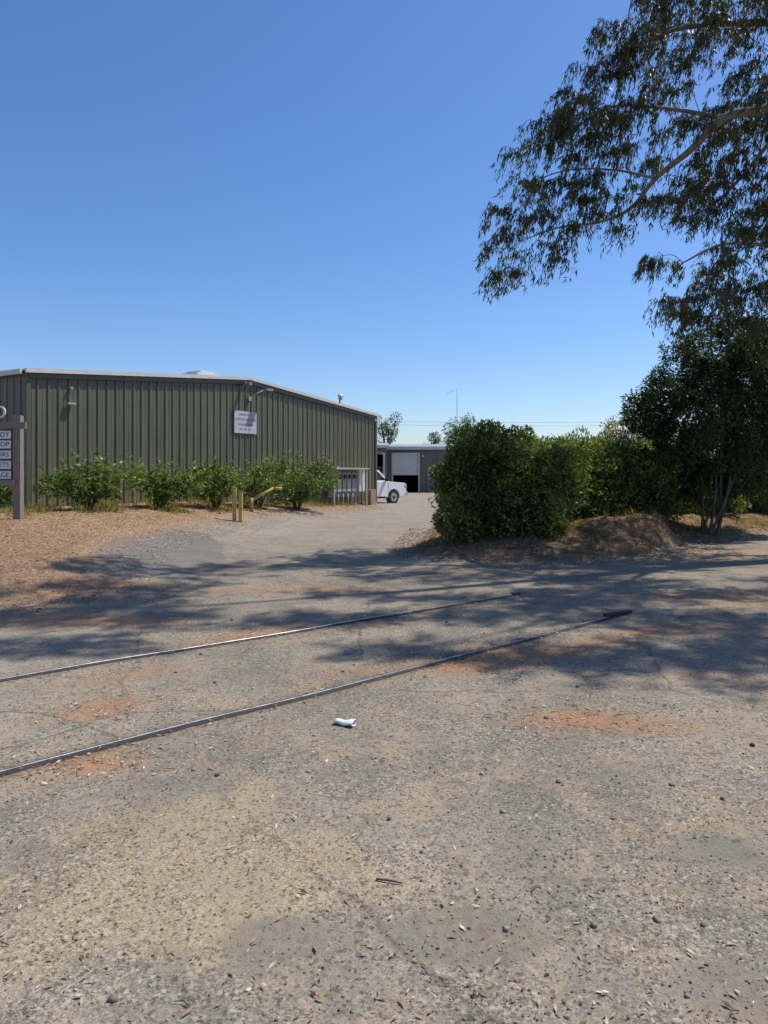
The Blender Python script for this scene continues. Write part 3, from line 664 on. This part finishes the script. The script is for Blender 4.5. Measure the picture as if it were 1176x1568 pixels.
limbs=[
 [((12.8,15.4,-.1),.42),((12.5,15.2,2.5),.36),((12.0,15,5),.32),((11.2,14.6,7.6),.26),((10.2,14.2,10),.2),((9.2,13.6,12.5),.13),((8.2,13,15.5),.05)],
 [((11.2,14.6,7.6),.17),((9.6,14.4,8.5),.14),((8.1,14.0,8.75),.115),((7.3,13.8,8.6),.10),((6.6,13.8,8.45),.085),((6.1,14.2,8.0),.065),((5.65,14.8,7.7),.05),((5.2,15,7.15),.038),((4.5,15,6.85),.028),((3.7,15,6.75),.018),((3.0,15,6.5),.01)],
 [((10.2,14.2,10),.12),((8.4,14.5,10.7),.08),((6.8,14.8,10.9),.055),((5.8,15,10.8),.035),((4.9,15,10.2),.015)],
 [((12.1,15,4.8),.10),((10,14.9,5.8),.07),((8.4,15,6.3),.045),((7.2,15,6.4),.03),((6.3,15,6.0),.014)],
 [((6.6,13.8,8.45),.05),((5.8,14.5,9.0),.035),((4.8,14.8,9.2),.024),((3.7,14.8,8.8),.012)],
 [((5.65,14.8,7.7),.03),((4.9,15.1,8.0),.022),((3.9,15.1,8.0),.015),((3.0,15.1,7.7),.008)],
 [((9.7,13.9,11.2),.08),((7.5,12.8,13),.05),((5.6,12.0,14.2),.035),((4.0,11.8,14.8),.012)],
 [((10.0,13.9,10.6),.07),((9.2,12,12.0),.05),((8.3,10.4,12.6),.03),((7.2,9.6,12.8),.012)],
 [((8.1,14.0,8.75),.05),((7.6,14.9,7.9),.035),((6.9,15,7.2),.022),((6.2,15,6.9),.01)],
]
paths=[interp(l,6) for l in limbs]; nodes=[]
for pth in paths:
    for q,r in pth:
        if q.z>4.5: nodes.append((q.copy(),r))
cl=sorted(clumps,key=lambda p:min((Vector(p)-q).length for q,_ in nodes))
for p in cl:
    pv=Vector(p)
    best=min(nodes,key=lambda nr:(nr[0]-pv).length+(.35 if nr[0].x<pv.x else 0))
    q,r=best; rs=max(.008,min(r*.7,.025)); d_=pv-q
    m1=q+d_*.35+Vector((random.uniform(-.14,.14),random.uniform(-.14,.14),.12*d_.length+.04)); m2=q+d_*.72+Vector((random.uniform(-.1,.1),random.uniform(-.1,.1),.1))
    pp=interp([(q,rs),(m1,rs*.75),(m2,rs*.5),(pv,.005)],3); paths.append(pp)
    for a in pp[3:]: nodes.append((a[0].copy(),a[1]))
Ps=[];Ds=[]
twigs=[]
for ci,p in enumerate(clumps):
    vis=ci<nvis; nt_=random.randint(6,13) if vis else 9
    for i in range(nt_):
        a=random.random()*6.283; out=random.uniform(.08,.42); el=random.uniform(-.1,.45)
        s=Vector(p); e1=s+Vector((math.cos(a)*out,math.sin(a)*out,out*el)); dr=random.uniform(.22,.55)
        e2=e1+Vector((math.cos(a)*.1-.10,math.sin(a)*.1,-dr))
        pth=interp([(s,.005),(e1,.004),(e2,.002)],4)
        if vis and i<5: twigs.append(pth)
        nl=26 if vis else 17
        for k in range(nl):
            t=.2+.8*random.random(); j=t*(len(pth)-1); a0=int(j); a1=min(a0+1,len(pth)-1)
            q=pth[a0][0].lerp(pth[a1][0],j-a0)
            Ps.append((q.x+random.gauss(0,.03),q.y+random.gauss(0,.03),q.z+random.gauss(0,.03)))
            Ds.append((random.gauss(-.25,.36),random.gauss(0,.36),-1+random.gauss(0,.35)))
P=np.array(Ps);D=nrm(np.array(Ds));n=len(P)
sc=np.where(P[:,2]>2+.7*P[:,1],1.5,1.0)  # leaves of the unseen upper crown enlarged for sharper shadows
leafmesh('foliage',P,D,(.11+.07*rng.random(n))*sc,(.02+.013*rng.random(n))*sc,np.clip(.4+.25*rng.normal(size=n)+.2*nz(P,1.5),0,1),M_euc,eu)
tubes('branches',paths,M_bark,eu); tubes('twigs',twigs,M_bark2,eu)
# ------------------------------------------------------------------ distant trees
def dist_tree(x,y,z0,top,w,n,gap=-.2):
    t=grp('distant_eucalyptus_tree',(x,y,0)); H=top-z0; sp=[]
    for i in range(9):
        f_=random.random(); sp.append((x+random.uniform(-.5,.5)*w*(1-.3*f_),y+random.uniform(-1,1),z0+H*(.5+.42*f_),w*.2,w*.2,H*.1+.1))
    P,D,L_,W_,v=bush_leaves(sp,n,.3,.09,updir=-.6,f=1.6,gap=gap); leafmesh('foliage',P,D,L_,W_,v,M_euc,t)
    st=[interp([((x,y,-.3),.14),((x*.7+s[0]*.3,y,z0+H*.35),.1),((s[0],s[1],s[2]),.03)],5) for s in sp]
    tubes('trunk',st,M_bark2,t)
dist_tree(9.7,92,2,8.9,4.2,34); dist_tree(6.5,95,2,7.0,2.6,34); dist_tree(.3,90,2,8.9,3.6,34); dist_tree(25,95,2,6.6,3.2,7,gap=.2); dist_tree(-2.6,92,2,7.5,3,30)
dist_tree(19.5,110,1,6.2,5,25)
dm=grp('distant_tree_line',(0,170,0)); sp=[]
for i in range(70):
    x=-190+i*5.6+random.uniform(-2,2)
    if abs(x-14)<34: hh_=random.uniform(1.5,2.4)
    else: hh_=random.uniform(3,5.5)
    sp.append((x,170+random.uniform(-8,8),hh_*.6,4,3,hh_*.7))
P,D,L_,W_,v=bush_leaves(sp,3.0,1.3,.8,f=.5); leafmesh('foliage',P,D,L_,W_,v,M_hedge,dm)
# ------------------------------------------------------------------ grass, litter, gravel
def scatter_poly(n,poly,x0,x1,y0,y1,lo,hi):
    X=rng.uniform(x0,x1,n);Y=rng.uniform(y0,y1,n);s=sdpoly(poly,X,Y);k=(s>lo)&(s<hi);return X[k],Y[k]
def blades(name,X,Y,hgt,mat,w=.012,lean=.5):
    n=len(X); Zb=height(X,Y); P=np.stack([X,Y,Zb-.01],1); D=nrm(np.stack([rng.normal(0,lean,n),rng.normal(0,lean,n),np.ones(n)],1))
    return leafmesh(name,P,D,hgt*(.5+rng.random(n)),np.full(n,w),rng.random(n),mat,None)
X,Y=scatter_poly(20000,ISL,.3,9,12,19,.0,1.3); k=(wob(X,Y,2.2)>.2); blades('dry_grass',X[k],Y[k],.09,M_dry,.012,.9)
X,Y=scatter_poly(9000,ISL,3,12,12.8,20,.1,2.0); k=(wob(X,Y,1.7)>.35); blades('weed_grass',X[k],Y[k],.2,M_grassg,.014)
X,Y=scatter_poly(40000,BED,-10,0,14,31,.35,5); k=(wob(X,Y,1.9)>.1)&((X+9.17)*.8565-(Y-18.3)*.5162<3.0)&((X+9.17)*.8565-(Y-18.3)*.5162>.2); blades('grass_tufts',X[k],Y[k],.17,M_grassg,.016)
def flat_litter(name,X,Y,size,mat,asp=.35,vm=.55):
    n=len(X); Zb=height(X,Y)+.004+.01*rng.random(n); a=rng.random(n)*6.283
    D=nrm(np.stack([np.cos(a),np.sin(a),rng.normal(0,.18,n)],1)); S_=nrm(np.stack([-np.sin(a),np.cos(a),rng.normal(0,.35,n)],1))
    L_=(size*(.5+rng.random(n)))[:,None]; Wd=L_*asp*(.6+.8*rng.random(n))[:,None]
    P=np.stack([X,Y,Zb],1); V=np.empty((n,4,3)); V[:,0]=P;V[:,1]=P+D*L_*.5+S_*Wd*.5;V[:,2]=P+D*L_;V[:,3]=P+D*L_*.45-S_*Wd*.5
    v=np.repeat(np.clip(rng.normal(vm,.3,n),0,1),4)
    npmesh(name,V.reshape(-1,3),np.arange(n*4).reshape(n,4),mat,dict(v=v))
n=9000; r=1.7+np.abs(rng.random(n))**1.5*12; a=rng.uniform(-.62,.62,n); X=r*np.tan(a);Y=r
cl_=(nz(np.stack([X,Y,X*0],1),2.2,1)>-.05)|(rng.random(n)<.3)
flat_litter('fallen_leaf_litter',X[cl_],Y[cl_],.008+.026*rng.random(cl_.sum())**1.8,M_lit,.28)
XB,YB=scatter_poly(100000,BED,-11,0,7.8,31,-1.1,5); q=rng.random(len(XB))<.6; XB,YB=XB[q],YB[q]; flat_litter('mulch_chips',XB,YB,np.full(len(XB),.05),M_lit,.3,.5)
XB,YB=scatter_poly(40000,ISL,.2,11,12,20,-.6,1.8); flat_litter('leaf_litter_island',XB,YB,np.full(len(XB),.055),M_lit,.3,.5)
Xs=[];Ys=[]
for (x,y,rx,ry,c) in ((.84,6.05,.7,.35,900),(1.25,4.6,.5,.25,500),(-1.9,4.8,.4,.28,240),(-1.6,3.9,.35,.25,280),(-1.3,7,.8,.3,500),(4.6,9,2,.8,1800),(-3.8,8.8,1.2,.6,1500),(1.5,11.2,1.8,.5,1000),(6.5,13.5,3,1.2,2000),(-1.2,9.6,1.8,.5,900),(2.2,6.8,1.2,.4,600)):
    Xs.append(rng.normal(x,rx*.8,c));Ys.append(rng.normal(y,ry*.8,c))
for R in (R1,R2):
    a_,b_,d_=extend(R,1); c=900; t=rng.uniform(0,(b_-a_).length,c); o=rng.normal(0,.13,c); Xs.append(a_.x+d_.x*t-d_.y*o);Ys.append(a_.y+d_.y*t+d_.x*o)
X=np.concatenate(Xs);Y=np.concatenate(Ys); flat_litter('fallen_leaf_drift',X,Y,np.full(len(X),.03),M_lit,.25)
# gravel
bm=bmesh.new(); bmesh.ops.create_icosphere(bm,subdivisions=1,radius=1); IV=np.array([v.co[:] for v in bm.verts]); IF=np.array([[v.index for v in f.verts] for f in bm.faces]); bm.free()
n=12000; r=1.7+rng.random(n)**1.8*9; a=rng.uniform(-.6,.6,n); X=r*np.tan(a);Y=r
k=(nz(np.stack([X,Y,X*0],1),1.6,4)>-.2)|(rng.random(n)<.3); X=X[k];Y=Y[k]; n=len(X)
sz=.002+.0045*rng.random(n)**2; big_=rng.random(n)<.008; sz=np.where(big_,.008+.009*rng.random(n),sz)
V=IV[None]*(.75+.5*rng.random((n,12,1)))*sz[:,None,None]*(np.array([1,1,.7])[None,None]*(.7+.6*rng.random((n,1,3))))
V[:,:,0]+=X[:,None];V[:,:,1]+=Y[:,None];V[:,:,2]+=(height(X,Y)+sz*.3)[:,None]
Fg=(IF[None]+np.arange(n)[:,None,None]*12).reshape(-1,3)
M_stone=leafmat('gravel_stone',(.08,.068,.056),(.25,.215,.17),(.44,.39,.32),0,.9,.2)
npmesh('gravel',V.reshape(-1,3),Fg,M_stone,dict(v=np.repeat(np.clip(rng.normal(.42,.3,n),0,1),12)))
tw=[]
for i in range(34):
    y=1.9+random.random()**1.5*6; x=y*random.uniform(-.55,.55); a=random.random()*6.28; l=random.uniform(.03,.08); z=hz(x,y)+.006
    tw.append([((x,y,z),.002),((x+l*.5*math.cos(a),y+l*.5*math.sin(a),z+.006),.0022),((x+l*math.cos(a+.3),y+l*math.sin(a+.3),z),.0012)])
tw.append([((-.03,2.78,.008),.004),((.03,2.76,.012),.004),((.07,2.75,.008),.003)])
tubes('fallen_twigs',tw,M_bark2,None)
# crushed paper cup
cp=grp('crushed_paper_cup',(-.25,4.49,.03)); Vc=[];Fc=[]
sg_=14;rg=7
for i in range(rg):
    t=i/(rg-1); rad=.024+.012*t
    for j in range(sg_):
        a=6.283*j/sg_; cr=1+.12*math.sin(3*a+t*5)
        Vc.append((-.065+.13*t, rad*cr*math.cos(a), .018+.5*rad*cr*math.sin(a)+.004*math.sin(t*9)))
for i in range(rg-1):
    for j in range(sg_): Fc.append((i*sg_+j,i*sg_+(j+1)%sg_,(i+1)*sg_+(j+1)%sg_,(i+1)*sg_+j))
Fc.append(tuple(range(sg_)))
Mc=Matrix.Translation((-.25,4.49,.0))@Matrix.Rotation(-.35,4,'Z')
pymesh('cup_body',Vc,Fc,M_white,cp,M=Mc,smooth=True)
rim=[(Mc@Vector(Vc[(rg-1)*sg_+j]),.003) for j in range(sg_)]; rim.append(rim[0]); tubes('cup_rim',[rim],M_white,cp)
# ------------------------------------------------------------------ light, sky, camera
sl=bpy.data.lights.new('sun','SUN'); sl.energy=5.0; sl.angle=math.radians(.53); sl.color=(1,.945,.86)
so=link(bpy.data.objects.new('sun',sl)); so.rotation_euler=S.to_track_quat('Z','Y').to_euler(); so.location=(20,12,30)
w=bpy.data.worlds.new('World'); scene.world=w; w.use_nodes=True; nt=w.node_tree
sk=nt.nodes.new('ShaderNodeTexSky'); sk.sky_type='NISHITA'; sk.sun_disc=False; sk.sun_elevation=EL; sk.sun_rotation=math.atan2(S.x,S.y)
sk.air_density=1.0; sk.dust_density=.6; sk.ozone_density=3.0
hs=nt.nodes.new('ShaderNodeHueSaturation'); hs.inputs['Saturation'].default_value=1.18
tn=nt.nodes.new('ShaderNodeMix'); tn.data_type='RGBA'; tn.blend_type='MULTIPLY'; tn.inputs[0].default_value=1; tn.inputs[7].default_value=(.92,.97,1.12,1)
nt.links.new(sk.outputs[0],hs.inputs['Color']); nt.links.new(hs.outputs[0],tn.inputs[6]); nt.links.new(tn.outputs[2],nt.nodes['Background'].inputs[0]); nt.nodes['Background'].inputs[1].default_value=.135
cam=bpy.data.cameras.new('camera'); cam.sensor_width=36; cam.lens=25.0; cam.shift_y=-62/1568; cam.clip_end=6000; cam.clip_start=.05
co=link(bpy.data.objects.new('camera',cam)); co.location=(0,0,1.6); co.rotation_euler=(math.pi/2,0,0)
scene.camera=co
scene.view_settings.view_transform='Standard'; scene.view_settings.look='None'; scene.view_settings.exposure=0
